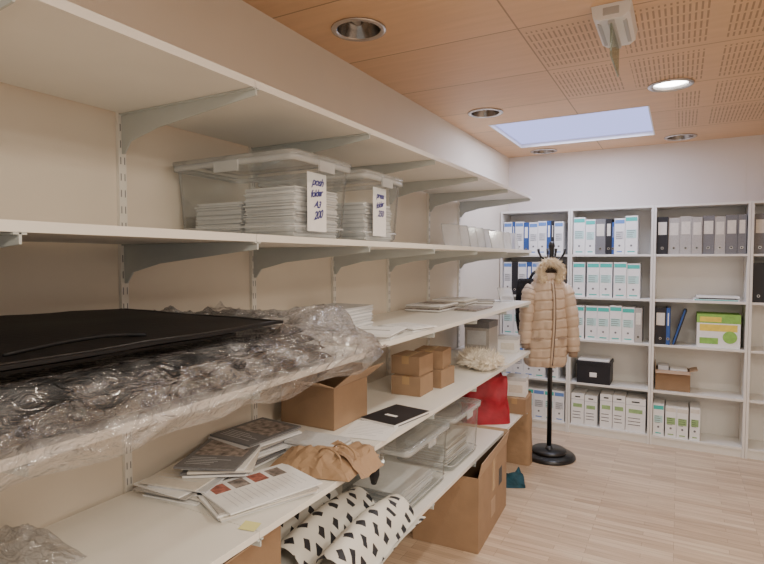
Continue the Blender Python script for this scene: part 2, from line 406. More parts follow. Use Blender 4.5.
binders('ring_binders', -1.485,YF,0.86+e,[(A,.10,.30),(A,.10,.30),(A,.10,.30),(A,.10,.30),(A,.10,.30)])
binders('archive_boxes', -1.485,YF,0.467+e,[(B,.10,.28),(B,.10,.28),(B,.10,.28),(A,.10,.28),('gap',.03,0),(A,.09,.26)])
binders('archive_boxes', -1.485,YF,0.08+e,[(B,.10,.28),(B,.10,.28),(A,.10,.28),(B,.10,.28),(A,.09,.28),(B,.09,.28)])
binders('archive_boxes', -0.848,YF,1.62+e,[(A,.10,.33),(A,.085,.31),('grey2',.085,.31),('black',.05,.31),('blue',.02,.28),(B,.085,.31),(A,.10,.33),('gap',.01,0)])
binders('archive_boxes', -0.848,YF,1.24+e,[(A,.105,.31),('gap',.015,0),(A,.105,.31),(A,.105,.31),('gap',.01,0),(A,.105,.31),(A,.105,.30)])
binders('archive_boxes', -0.845,YF,0.86+e,[(A,.10,.30),('gap',.01,0),(A,.10,.30),(A,.10,.30),(A,.10,.31),(A,.10,.30),('grey',.06,.30)])
binders('ring_binders', -0.178,YF,1.62+e,[('black',.085,.31),('grey',.085,.30),('grey',.085,.31),('grey',.075,.30),('grey2',.085,.31),('grey',.075,.30),('grey2',.08,.31),('grey2',.06,.31)])
binders('ring_binders', -0.178,YF,0.86+e,[('black',.085,.31),('blue',.03,.31)])
binders('ring_binders', 0.50,YF,1.62+e,[('grey2',.08,.31),('grey2',.08,.31),('black',.08,.31),('grey',.08,.31)])
binders('ring_binders', 0.50,YF,1.24+e,[('black',.08,.31),('black',.08,.31),(A,.10,.31)])
binders('magazine_files', -0.178,YF,0.08+e,[(A,.085,.27),('gap',.008,0),('archg',.085,.26),('archg',.085,.26),('gap',.01,0),('archg',.075,.27)])

m = MB(); m.T = TR(-0.045,5.12,0.86+e+0.008,0,0,0.28)
m.box(0,0.012,0,0.22,0,0.30,'blue'); m.box(0.014,0.022,0,0.22,0.0,0.30,'blackb'); m.done('blue_folder')

m = MB(); m.T = TR(-0.66,5.21,0.467+e)
m.box(-0.14,0.14,-0.12,0.12,0,0.17,'blackb'); m.box(-0.145,0.145,-0.125,0.125,0.17,0.20,'blackb'); m.box(-0.03,0.03,-0.122,-0.119,0.06,0.10,'white')
m.box(-0.13,0.13,-0.11,0.11,0.20,0.215,'white')
m.done('document_box', 0.003)

def print_carton(name,x0,x1,z,h,k='greenp',base='white'):
    m = MB(); y0=5.105; y1=5.34
    m.box(x0,x1,y0,y1,z,z+h,base)
    m.box(x0-0.001,x1+0.001,y0-0.001,y1,z+h*0.80,z+h*0.82,'paper2')
    w = x1-x0
    m.box(x0+w*0.15,x1-w*0.15,y0-0.0012,y0,z+h*0.56,z+h*0.68,k)
    for q in range(3):
        m.box(x0+w*0.12,x1-w*(0.2+0.1*random.random()),y0-0.0012,y0,z+h*(0.40-q*0.1),z+h*(0.42-q*0.1),'inkk')
    m.box(x0+w*0.3,x1-w*0.3,y0-0.0014,y0,z+h*0.88,z+h*0.92,'dark')
    m.done(name,0.002)
print_carton('archive_carton',-0.845,-0.735,0.08+e,0.28)
print_carton('archive_carton',-0.73,-0.625,0.08+e,0.27)
print_carton('archive_carton',-0.60,-0.50,0.08+e,0.30)
print_carton('archive_carton',-0.495,-0.395,0.08+e,0.30)
print_carton('archive_carton',-0.39,-0.235,0.08+e,0.29)
m = MB(); z=0.86+e
m.box(0.13,0.43,5.11,5.33,z,z+0.27,'white')
m.box(0.129,0.431,5.109,5.331,z+0.20,z+0.272,'green')
m.box(0.15,0.41,5.1085,5.11,z+0.135,z+0.19,'yellow')
m.box(0.15,0.30,5.108,5.11,z+0.21,z+0.25,'yellow')
m.prism([(0.36+0.05*math.cos(a*math.pi/8),z+0.09+0.05*math.sin(a*math.pi/8)) for a in range(16)],'y',5.107,5.11,'green')
m.box(0.15,0.28,5.108,5.11,z+0.03,z+0.08,'green')
m.done('copy_paper_carton',0.003)
m = MB(); z=1.24+e
m.box(0.10,0.42,5.12,5.33,z,z+0.012,'white'); m.box(0.11,0.41,5.119,5.12,z+0.002,z+0.009,'teal'); m.box(0.14,0.40,5.13,5.32,z+0.013,z+0.022,'blackb'); m.box(0.12,0.42,5.125,5.32,z+0.023,z+0.037,'white')
m.done('stacked_folders')

# ------------------------------------------------------------ cartons
def carton(name, cx,cy,z,w,d,h,rot=0,flaps=(0.6,0.6,0.6,0.6),flen=0.5,closed=False,k='card',label=False,fill=False):
    m = MB(); m.T = TR(cx,cy,z,rot); t=0.004
    x0,x1,y0,y1=-w/2,w/2,-d/2,d/2
    if closed:
        m.box(x0,x1,y0,y1,0,h,k)
        if w>d: m.box(x0-0.0005,x1+0.0005,-0.025,0.025,h-0.05,h+0.0006,'tape')
        else: m.box(-0.02,0.02,y0-0.0005,y1+0.0005,h-0.04,h+0.0006,'tape')
        m.box(-0.0008,0.0008,y0+0.004,y1-0.004,h+0.0005,h+0.001,'dark')
    else:
        m.box(x0,x1,y0,y1,0,t,k)
        m.box(x0,x0+t,y0,y1,t,h,k); m.box(x1-t,x1,y0,y1,t,h,k)
        m.box(x0+t,x1-t,y0,y0+t,t,h,k); m.box(x0+t,x1-t,y1-t,y1,t,h,k)
        if fill:
            m.box(x0+0.02,x0+0.10,y0+0.01,y1-0.02,t,h+0.035,'paper2'); m.box(x0+0.11,x1-0.02,y0+0.02,y1-0.02,t,h+0.012,'white')
        B0 = m.T.copy()
        L = min(w,d)*flen
        specs = [(x1,0,0,d,flaps[0]),(x0,0,math.pi,d,flaps[1]),(0,y1,math.pi/2,w,flaps[2]),(0,y0,-math.pi/2,w,flaps[3])]
        for fx,fy,rz,wid,ang in specs:
            if ang is None: continue
            m.T = B0 @ TR(fx,fy,h,rz) @ Matrix.Rotation(ang,4,'Y')
            m.box(-0.004,0.0,-wid/2,wid/2,0,L,'card2')
        m.T = B0
    if label:
        m.box(x1,x1+0.001,-0.06,0.04,h*0.2,h*0.45,'card2'); m.box(x1,x1+0.001,0.12,0.2,h*0.5,h*0.75,'inkk')
        m.box(x1,x1+0.0008,-0.03,0.03,h*0.55,h,'tape')
    return m.done(name, 0.0015)
carton('cardboard_box',-1.12,3.03,0.001,0.38,0.64,0.41,0.05,flaps=(0.22,None,0.35,None),flen=0.22,label=True)
z=0.893+e
for (x,y,dz,r) in [(-1.20,2.50,0,0.03),(-1.17,2.72,0,-0.05),(-1.215,2.53,0.097,0.0),(-1.19,2.74,0.097,0.12)]:
    carton('small_cardboard_box',x,y,z+dz,0.16,0.17,0.095,r,closed=True)
carton('cardboard_box',-1.33,1.90,z,0.27,0.26,0.17,0.0,flaps=(0.9,None,0.6,1.2),flen=0.42)
carton('cardboard_box',-1.28,1.14,0.474+e,0.34,0.40,0.26,0.05,flaps=(1.0,None,0.1,1.2),flen=0.36)
carton('small_cardboard_box',-1.02,3.90,0.474+e,0.16,0.20,0.11,0.02,closed=True)
carton('open_carton',-0.04,5.23,0.467+e,0.26,0.19,0.17,0.03,flaps=(1.3,0.1,None,1.9),flen=0.3,fill=True)
# ------------------------------------------------------------ paper stacks
def stack(name,cx,cy,z,w,d,h,n,rot=0,jit=0.006,rj=0.03,cols=('white','paper2','white'),cover=None):
    m = MB(); t=h/n; B0=TR(cx,cy,z,rot)
    for i in range(n):
        m.T = B0 @ TR(random.uniform(-jit,jit),random.uniform(-jit,jit),i*t,random.uniform(-rj,rj))
        k = cols[i%len(cols)] if n>1 else cols[0]
        m.box(-w/2,w/2,-d/2,d/2,0,t*0.97,k)
    q1=t*0.97; q2=q1+0.0005
    if cover=='mag':
        m.box(-w*0.42,w*0.42,-d*0.10,d*0.42,q1,q2,'photo')
        for q in range(5): m.box(-w*0.40,w*random.uniform(0.0,0.4),-d*(0.18+q*0.05)-0.002,-d*(0.18+q*0.05),q1,q2,'paper2')
    elif cover=='white':
        m.box(-w*0.35,w*0.3,-d*0.02,d*0.02,q1,q2,'inkk')
    elif cover=='text':
        for q in range(9): m.box(-w*0.38,-w*0.38+w*0.76*random.uniform(0.6,1),d*(0.38-q*0.085)-0.002,d*(0.38-q*0.085),q1,q2,'paper2')
    elif cover=='pics':
        for a in range(4):
            m.box(-w*0.42,-w*0.14,d*(-0.42+a*0.21),d*(-0.26+a*0.21),q1,q2,('redp','photo','redp','photo')[a])
        for q in range(14): m.box(-w*0.06,w*random.uniform(0.3,0.42),d*(0.40-q*0.06)-0.0016,d*(0.40-q*0.06),q1,q2,'paper2')
    return m.done(name)
zd=0.852+e; zf=0.893+e; zc=1.266+e
G=('white','paper2','paper3','white','grey')
stack('magazine_stack',-1.36,1.22,zd,0.20,0.27,0.04,8,0.15,0.02,0.16,G,'text')
stack('magazine_stack',-1.13,1.25,zd,0.22,0.31,0.030,6,-0.40,0.010,0.08,G,'pics')
stack('magazine_stack',-1.37,1.52,zd,0.21,0.26,0.085,12,-0.1,0.012,0.12,('grey','white','paper2','grey2'),'mag')
stack('magazine_stack',-1.34,1.32,zd+0.042,0.20,0.27,0.035,5,0.5,0.015,0.15,('white','grey2','paper3'),'mag')
stack('magazine_stack',-1.16,1.62,zd,0.20,0.14,0.06,9,0.05,0.008,0.06,('white','grey','paper2'),'text')
stack('loose_papers',-1.08,1.85,zf,0.19,0.22,0.003,2,0.2,0.006,0.06,('white',),'text')
m=MB(); m.T=TR(-1.07,2.06,zf,-0.15)
m.box(-0.09,0.09,-0.13,0.13,0,0.002,'blackb'); m.box(-0.088,0.087,-0.128,0.128,0.002,0.012,'white'); m.box(-0.09,0.09,-0.13,0.13,0.012,0.014,'blackb'); m.box(-0.03,0.03,-0.04,-0.02,0.014,0.0145,'white')
m.done('black_notebook',0.0006)
stack('envelope_stack',-1.36,2.03,zc,0.22,0.30,0.10,14,0.05,0.006,0.03,('white','paper2'),None)
stack('magazine_stack',-1.10,1.93,zc,0.20,0.24,0.02,4,0.25,0.012,0.1,('white','grey','white'),'white')
stack('magazine_stack',-1.08,2.18,zc,0.20,0.16,0.014,3,-0.2,0.01,0.1,('white','grey'),'text')
stack('printed_cards',-1.04,1.77,zc,0.09,0.06,0.008,3,0.1,0.005,0.2,('grey','white'),'mag')
stack('magazine_stack',-1.33,3.05,zc,0.22,0.30,0.04,6,0.0,0.01,0.05,('grey','white','photo','paper3'),'mag')
stack('magazine_stack',-1.32,3.40,zc,0.22,0.28,0.05,7,0.05,0.01,0.05,('white','grey','paper3'),'text')
stack('magazine_stack',-1.12,3.22,zc,0.14,0.30,0.012,2,0.0,0.01,0.05,('grey','photo'),'text')
stack('magazine_stack',-1.25,3.72,zc,0.2,0.2,0.02,3,0.3,0.01,0.05,('grey','white'),'text')
m=MB(); m.T=TR(-1.03,1.06,zd,0.2); m.grid(lambda u,v:(u*0.05,v*0.04,0.004*v*v+0.001),4,4,'postit'); m.done('sticky_note',fixn=False)

# ------------------------------------------------------------ clear bins
def bin_(name,x0,x1,y0,y1,z,h,lid=True,label=None):
    m=MB(); tp=0.018
    cx,cy=(x0+x1)/2,(y0+y1)/2
    def ring(s, zz, r=0.03, n=5):
        hx,hy=(x1-x0)/2-s,(y1-y0)/2-s; pts=[]
        for qx,qy,a0 in ((1,1,0),(-1,1,90),(-1,-1,180),(1,-1,270)):
            for i in range(n+1):
                a=math.radians(a0+90*i/n); pts.append((cx+qx*(hx-r)+r*math.cos(a), cy+qy*(hy-r)+r*math.sin(a), zz))
        return pts
    prof=[(tp+0.012,z),(tp,z+0.012),(0.006,z+h-0.03),(0.006,z+h-0.01)]
    m.rings([ring(s,zz) for s,zz in prof],'clear',cap=False)
    m.add(ring(tp+0.012,z),[tuple(range(24))],'clear')
    m.rings([ring(0.006,z+h-0.026),ring(-0.004,z+h-0.026),ring(-0.004,z+h-0.008),ring(0.006,z+h-0.008)],'rim',cap=False)
    m.rings([ring(tp-0.003,z+0.03),ring(tp-0.005,z+0.033),ring(tp-0.003,z+0.036)],'rim',cap=False)
    m.box(x1+0.003,x1+0.010,cy-0.04,cy+0.04,z+h-0.045,z+h-0.012,'rim')
    m.box(cx-0.05,cx+0.05,y0-0.010,y0-0.003,z+h-0.045,z+h-0.012,'rim')
    if lid:
        m.rings([ring(-0.006,z+h-0.008),ring(-0.006,z+h+0.004),ring(0.012,z+h+0.006),ring(0.02,z+h-0.001),ring(0.05,z+h-0.001),ring(0.055,z+h+0.004)],'lid',cap=False)
        m.add(ring(0.055,z+h+0.004),[tuple(range(24))],'lid')
    if label:
        lx=x1-0.010; ly=cy-0.030
        m.box(lx,lx+0.001,ly-0.05,ly+0.05,z+0.02,z+h-0.05,'white')
    ob=m.done(name,fixn=False)
    if label:
        # hand-drawn looking lettering: each line tilted and sized a little differently
        for q,(txt,sz) in enumerate(label):
            cu=D.curves.new('label_text','FONT'); cu.body=txt; cu.size=sz; cu.align_x='CENTER'; cu.shear=random.uniform(0.3,0.6); cu.offset=0.0008
            cu.space_character=0.88
            cu.materials.append(M['ink'])
            to=D.objects.new('label_text',cu); SC.collection.objects.link(to)
            to.location=(lx+0.0022,ly+random.uniform(-0.006,0.006),z+h-0.088-q*0.034); to.rotation_euler=(math.pi/2,random.uniform(-0.22,0.05),math.pi/2)
            to.parent=ob
    return ob
zb=1.645+e
bin_('storage_bin',-1.492,-0.985,1.25,1.575,zb,0.25,label=[('posh',0.034),('folder',0.030),('A3',0.030),('200',0.034)])
bin_('storage_bin',-1.492,-0.985,1.66,1.965,zb,0.25,label=[('press',0.030),('folder',0.028),('250',0.032)])
PW=('white','white','white','paper2')
stack('paper_stack',-1.335,1.415,zb+0.004,0.20,0.225,0.115,30,0,0.005,0.025,PW)
stack('paper_stack',-1.118,1.415,zb+0.004,0.20,0.225,0.150,38,0,0.005,0.025,PW)
stack('paper_stack',-1.335,1.812,zb+0.004,0.20,0.20,0.10,26,0,0.005,0.025,PW)
stack('paper_stack',-1.118,1.812,zb+0.004,0.20,0.20,0.14,34,0,0.005,0.025,PW)
ze=0.474+e
bin_('storage_bin',-1.36,-0.99,2.02,2.50,ze,0.29)
bin_('storage_bin',-1.36,-0.99,2.56,2.98,ze,0.29)
stack('paper_stack',-1.18,2.26,ze+0.004,0.24,0.34,0.06,14,0,0.01,0.03,PW)
stack('paper_stack',-1.18,2.77,ze+0.004,0.24,0.30,0.12,26,0,0.01,0.03,('white','paper3','white'))

# ------------------------------------------------------------ portfolios in plastic wrap (level C, near)
zn=1.250
def fbm(x,y,z,s): return noise.fractal(Vector((x*s,y*s,z*s)),1.0,2.0,4)
def sst(a,b,x):
    t=min(1,max(0,(x-a)/(b-a))); return t*t*(3-2*t)
m=MB()
for i,(yy0,yy1,xx0,xx1,hh) in enumerate([(-0.4,1.04,-1.47,-0.968,0.125),(1.02,1.44,-1.45,-0.972,0.118)]):
    for L in range(4):
        z0=zn+0.003+L*hh/4; z1=z0+hh/4*0.95
        ox=random.uniform(-0.006,0.006)-(0.012*L if i==0 else 0.018*L); oy=random.uniform(-0.012,0.012)-(0.03*L if i else 0)
        def top(u,v,z0=z0,z1=z1,xx0=xx0,xx1=xx1,yy0=yy0,yy1=yy1,ox=ox,oy=oy,L=L):
            x=max(-1.495,xx0+(xx1-xx0)*u+ox*u); y=yy0+(yy1-yy0)*v+oy
            eu=min(u,1-u)/0.05; ev=min(v,1-v)/0.04; r=min(1,eu)*min(1,ev)
            r=math.sqrt(max(0,1-(1-r)**2))
            return (x,y,(z0+z1)/2+(z1-z0)/2*r+0.004*fbm(x,y,L,6)*r)
        def bot(u,v,z0=z0,z1=z1,f=top):
            p=f(u,v); return (p[0],p[1],(z0+z1)-(p[2]) if p[2]<z1 else z0)
        m.grid(top,30,50,'blackfoam'); m.grid(bot,12,20,'blackfoam')
m.done('folded_black_bags',fixn=False)
def portfolio(corners,zs,th,name):
    m=MB()
    def P(u,v,dz=0):
        a=Vector(corners[0]).lerp(Vector(corners[1]),u); b=Vector(corners[3]).lerp(Vector(corners[2]),u)
        p=a.lerp(b,v); zz=(zs[0]*(1-u)+zs[1]*u)*(1-v)+(zs[3]*(1-u)+zs[2]*u)*v
        return (p.x,p.y,zz+dz+0.006*fbm(p.x,p.y,1,2.5))
    N=24
    m.grid(lambda u,v:P(u,v,th),N,N,'black'); m.grid(lambda u,v:P(u,v,0),N,N,'black')
    for s in (0,1):
        m.grid(lambda u,v,s=s:P(u,s,th*v),N,1,'black'); m.grid(lambda u,v,s=s:P(s,u,th*v),N,1,'black')
    loop=[P(0.02+0.96*i/20,0.02,th) for i in range(21)]+[P(0.98,0.02+0.96*i/20,th) for i in range(1,21)]+[P(0.98-0.96*i/20,0.98,th) for i in range(1,21)]
    m.tube(loop,0.0022,'blackmetal',6)
    m.tube([P(0.88,0.52+0.02*i,th+0.002+0.010*math.sin(i/10*math.pi)) for i in range(11)],0.004,'black',6)
    m.tube([P(0.25+0.04*i,0.55,th+0.001) for i in range(13)],0.003,'black',6)
    return m.done(name)
T0=zn+0.138
portfolio([(-1.46,-0.2,0),(-0.86,-0.2,0),(-0.93,0.96,0),(-1.44,0.95,0)],[T0+.034,T0+.018,T0+.010,T0+.026],0.006,'black_portfolio')
portfolio([(-1.46,-0.25,0),(-0.80,-0.25,0),(-0.90,1.10,0),(-1.42,1.02,0)],[T0+.054,T0+.036,T0+.026,T0+.046],0.006,'black_portfolio')
portfolio([(-1.47,0.9,0),(-1.15,0.95,0),(-1.16,1.34,0),(-1.46,1.32,0)],[T0+.012,T0+.006,T0-.004,T0-.000],0.006,'black_portfolio')
def fold(x,y,s):
    a=1-abs(noise.noise(Vector((x*s*1.1+y*s*0.6,y*s*0.8-x*s*0.4,s))))*2.0
    return max(0,a)**3
def wrapfn(u,v):
    x0=-1.47; s=u*0.80; y=-0.45+v*2.08
    endf=1-sst(1.42,1.58,y); H=0.128*endf; under = y<1.12
    f=0.020*fold(x0+s,y,3.2)+0.014*fold(x0+s+3,y+1,7.5)+0.009*fold(x0+s,y+5,16)
    big=0.04*noise.noise(Vector((y*3.2,s*1.5,2)))
    S1=0.545
    if s<S1:
        x=x0+s; z=zn+0.006+H+f*1.1+max(0,big)*endf*0.8
        if under: z=min(z,zn+0.131)
        if under and x<-1.0: z=min(z,zn+0.129)
    else:
        k=(s-S1)/(0.80-S1)
        zt=zn+0.006+H
        bul=math.sin(min(1,k)*math.pi*0.85)
        reach=0.3+0.7*endf
        x=-0.945+(0.070*bul+0.01*k)*reach+(max(0,big)*0.9+f*1.8)*bul+0.010*math.sin(y*23)*k
        zbm=zn-0.028*endf+0.028*noise.noise(Vector((y*6,1,7)))
        z=zt*(1-k)+zbm*k+f*0.8*bul
        if under and k<0.15: z=min(z,zn+0.131)
        x=max(x,-0.962)
    if y>1.42 and s<S1: z=max(z,zn+0.004+H+1.5*f)
    return (x,y+0.02*noise.noise(Vector((x*4,y*4,0))),z)
m=MB(); m.grid(wrapfn,140,300,'wrap'); m.done('plastic_wrap_cover',fixn=False)
def wrap3(u,v):
    x=-1.49+u*0.24; y=0.42+v*0.36
    a=(max(0,math.sin(u*math.pi))*max(0,math.sin(v*math.pi)))**0.5
    return (x,y,0.856+a*(0.04+0.05*fold(x,y,6)+0.02*fold(x+1,y,14)))
m=MB(); m.grid(wrap3,50,80,'wrap'); m.done('plastic_wrap_sheet',fixn=False)

# ------------------------------------------------------------ kraft bag, crumpled paper facets
m=MB()
def kb(u,v,top=True):
    x=-1.23+u*0.30-0.03*v; y=1.42+v*0.26+0.08*(u-0.5)
    a=(max(0,math.sin(u*math.pi))**0.35)*(max(0,math.sin(v*math.pi))**0.4)
    z=0.8555+(0.050+0.024*fold(x,y,6)+0.014*noise.noise(Vector((x*30,y*30,3))))*a if top else 0.8545
    return (x,y,z)
m.crumple(kb,16,14,'kraft'); m.grid(lambda u,v:kb(u,v,False),6,6,'kraft')
def kb2(u,v):
    x=-1.05+u*0.15; y=1.53+v*0.16-0.03*u
    sag=max(0,u-0.45)/0.55
    return (x-0.01*sag,y+0.02*fold(x,y,9),0.898-0.055*sag+0.022*fold(x,y+2,7)*(1-0.4*sag)+0.006*noise.noise(Vector((x*40,y*40,1))))
m.crumple(kb2,9,9,'kraft')
def hand(ox,oy):
    return [(ox+0.06*math.cos(t*math.pi/10),oy+0.05*t/10,0.905+0.035*math.sin(t*math.pi/10)) for t in range(11)]
m.tube(hand(-1.02,1.46),0.0035,'kraft',6); m.tube(hand(-1.00,1.52),0.0035,'kraft',6)
m.tube([(-0.955,1.66,0.870),(-0.945,1.66,0.85),(-0.943,1.65,0.81),(-0.947,1.655,0.775)],[0.012,0.017,0.020,0.010],'blackcloth',10)
m.done('paper_shopping_bag',fixn=False)

# ------------------------------------------------------------ wrapping paper with diamonds on level E
def dia():
    me=D.meshes.new('wrapping_paper'); bm=bmesh.new(); uvl=bm.loops.layers.uv.new('UVMap')
    NU,NV=110,60
    vs={}
    for j in range(NV+1):
        acc=0; last=None
        for i in range(NU+1):
            u=i/NU; v=j/NV; x=-1.44+u*0.53; y=1.42+v*0.56
            fd=abs(math.sin(u*3*math.pi+0.5*v+0.3))
            z=ze+0.012+0.12*fd**0.7*(0.75+0.25*math.sin(v*math.pi))+0.006*fbm(x,y,4,7)
            if x>-0.965: z=z-1.1*(x+0.965)
            z=max(z,ze+0.004) if x<-0.96 else z
            p=Vector((x,y+0.05*u,z))
            if last is not None: acc+=math.hypot(p.x-last.x,p.z-last.z)
            last=p
            vs[i,j]=(bm.verts.new(p),(acc,v*0.56))
    for j in range(NV):
        for i in range(NU):
            q=[vs[i,j],vs[i+1,j],vs[i+1,j+1],vs[i,j+1]]
            f=bm.faces.new([p[0] for p in q]); f.smooth=True
            for l,p in zip(f.loops,q):
                c,s=math.cos(0.15),math.sin(0.15); a,b=p[1]
                l[uvl].uv=(a*c-b*s,a*s+b*c)
    bm.to_mesh(me); bm.free(); me.materials.append(M['diamond'])
    ob=D.objects.new('patterned_wrapping_paper',me); SC.collection.objects.link(ob)
dia()

# ------------------------------------------------------------ bags
def tote(name,cx,cy,z,w,d,h,rot,k,crump=0.02,handle=True,slump=0.0,taper=0.5):
    m=MB(); m.T=TR(cx,cy,z,rot)
    n=56; rs=[]
    for q in range(19):
        f=q/18; r=[]
        hw=w/2*(1-0.10*f); hd=d/2*(1-taper*f)
        for i in range(n):
            a=2*math.pi*i/n; ca,sa=math.cos(a),math.sin(a)
            zz=h*f*(1-slump*f*(0.5+0.5*noise.noise(Vector((ca*1.5+cx,sa,3)))+0.3*ca))
            px=hw*math.copysign(abs(ca)**0.35,ca); py=hd*math.copysign(abs(sa)**0.35,sa)
            nn=crump*(noise.noise(Vector((px*9+cx,py*9+cy,zz*9)))+0.5*noise.noise(Vector((px*22,py*22,zz*18))))*min(1,3*f+0.1)
            r.append((px*(1+nn*3),py*(1+nn*6)+nn,zz+(nn*0.5 if f>0.2 else 0)))
        rs.append(r)
    m.rings(rs,k,cap=False); m.add(rs[0],[tuple(range(n))[::-1]],k)
    if handle:
        for s in (-1,1):
            m.tube([(w*0.18*math.cos(t*math.pi/8),s*d*0.2,h*0.85+h*0.18*math.sin(t*math.pi/8)) for t in range(9)],0.005,k,6)
    return m.done(name,fixn=False)
tote('red_tote_bag',-1.15,3.54,ze,0.32,0.19,0.36,0.6,'red',0.06,slump=0.2)
tote('kraft_paper_bag',-1.085,4.15,0.001,0.22,0.12,0.56,0.0,'kraft',0.015,True,0.0,0.15)
tote('teal_cloth_bag',-0.99,3.70,0.001,0.15,0.12,0.10,0.5,'tealc',0.06,False,0.3)
m=MB(); m.T=TR(-1.25,3.75,zf); m.box(-0.09,0.09,-0.10,0.10,0,0.20,'grey'); m.box(-0.07,0.07,-0.102,-0.10,0.08,0.18,'paper2'); m.box(-0.092,0.092,-0.102,0.102,0.2,0.245,'grey2'); m.done('grey_file_box',0.002)
def wcart(x,y,z,w,d,h,r):
    m=MB(); m.T=TR(x,y,z,r); m.box(-w/2,w/2,-d/2,d/2,0,h*0.8,'white'); m.box(-w*.35,w*.35,-d/2-0.001,-d/2,h*.2,h*.6,'paper3'); m.box(-w/2-.002,w/2+.002,-d/2-.002,d/2+.002,h*.8,h,'paper2'); m.done('white_carton',0.002)
wcart(-1.10,3.94,zf,0.14,0.12,0.12,0.1)
wcart(-1.03,3.92,ze+0.112,0.14,0.14,0.14,0.1)
wcart(-1.33,3.88,ze,0.2,0.24,0.26,0.05)

def holders(name,z,ys,x,h=0.15,w=0.12,rot=0.9):
    m=MB()
    for y in ys:
        m.T=TR(x,y,z,rot)
        m.prism([(0,0),(0.09,0),(0.09,0.003),(0.006,0.003),(0.050,h),(0.046,h)],'x',-w/2,w/2,'acryl')
        m.tube([(-w/2,0.048,h),(w/2,0.048,h)],0.0025,'rim',6)
        m.tube([(w/2,0.002,0.002),(w/2,0.048,h)],0.0025,'rim',6); m.tube([(-w/2,0.002,0.002),(-w/2,0.048,h)],0.0025,'rim',6)
    return m.done(name)
holders('sign_holders',zb,[3.12,3.28,3.44,3.60,3.76,3.90],-1.22)
holders('sign_holders',zb,[3.50,3.68,3.86],-1.05,0.12,0.10)
holders('sign_holders',zc,[3.90],-1.10,0.10,0.12)

# ------------------------------------------------------------ fur helper
def tuft(m,p,nrm,L,w,k):
    nrm=nrm.normalized(); a=nrm.cross(Vector((0.3,0.5,0.8))).normalized(); b=nrm.cross(a)
    droop=Vector((0,0,-0.30*L)); tip=p+nrm*L+droop+Vector([random.uniform(-.4,.4)*L for _ in range(3)])
    m.add([p+a*w,p-a*w*0.5+b*w*0.86,p-a*w*0.5-b*w*0.86,tip],[(0,1,3),(1,2,3),(2,0,3)],k,False)
def fur_path(m,pts,rad,k,dens=60,L=0.03,flat=False,w=0.003):
    pts=[Vector(p) for p in pts]
    m.tube(pts,[rad*0.70]*len(pts),k,12)
    for i in range(len(pts)-1):
        t=(pts[i+1]-pts[i]); T=t.normalized(); u=T.cross(Vector((0.1,0.2,0.97))).normalized(); ww=T.cross(u)
        for q in range(dens):
            a=random.uniform(0,2*math.pi); d=u*math.cos(a)+ww*math.sin(a)
            if flat and d.z<-0.15: continue
            tuft(m,pts[i]+t*random.random()+d*rad*0.60,d+T*random.uniform(-.8,.8),L*random.uniform(.5,1.35),w,k)
m=MB(); m.T=TR(-1.11,3.32,zf+0.036,0.5)
pts=[(0.090*math.cos(t*math.pi/9),0.165*math.sin(t*math.pi/9),0.006*math.sin(t*1.3)) for t in range(19)]
fur_path(m,pts,0.044,'furw',150,0.046,True,0.005)
fur_path(m,[(-0.05+0.005*t,-0.12+0.034*t,0.012+0.014*math.sin(t*0.9)) for t in range(8)],0.040,'furw',130,0.046,True,0.005)
m.done('fur_collar',fixn=False)

# ------------------------------------------------------------ coat stand + clothes
CX,CY=-0.89,4.38
m=MB()
m.lathe((CX,CY),[(0.200,0.0),(0.205,0.008),(0.200,0.022),(0.185,0.032),(0.06,0.045),(0.03,0.07),(0.019,0.09)],'blackmetal',48)
m.lathe((CX,CY),[(0.019,0.08),(0.019,0.95),(0.024,0.955),(0.024,0.98),(0.017,0.985),(0.017,1.66),(0.026,1.68),(0.02,1.71),(0.005,1.72)],'blackmetal',20)
m.lathe((CX,CY),[(0.13,0.035),(0.14,0.05),(0.13,0.065)],'blackmetal',32)
for i in range(4):
    a=i*math.pi/2+0.5; ca,sa=math.cos(a),math.sin(a)
    m.tube([(CX+ca*r,CY+sa*r,z) for r,z in ((0.015,1.58),(0.05,1.57),(0.08,1.59),(0.10,1.63),(0.105,1.66))],[0.008,0.008,0.008,0.009,0.012],'blackmetal',8)
    m.tube([(CX+ca*r,CY+sa*r,z) for r,z in ((0.015,1.45),(0.05,1.44),(0.075,1.47))],0.007,'blackmetal',8)
m.done('coat_stand')

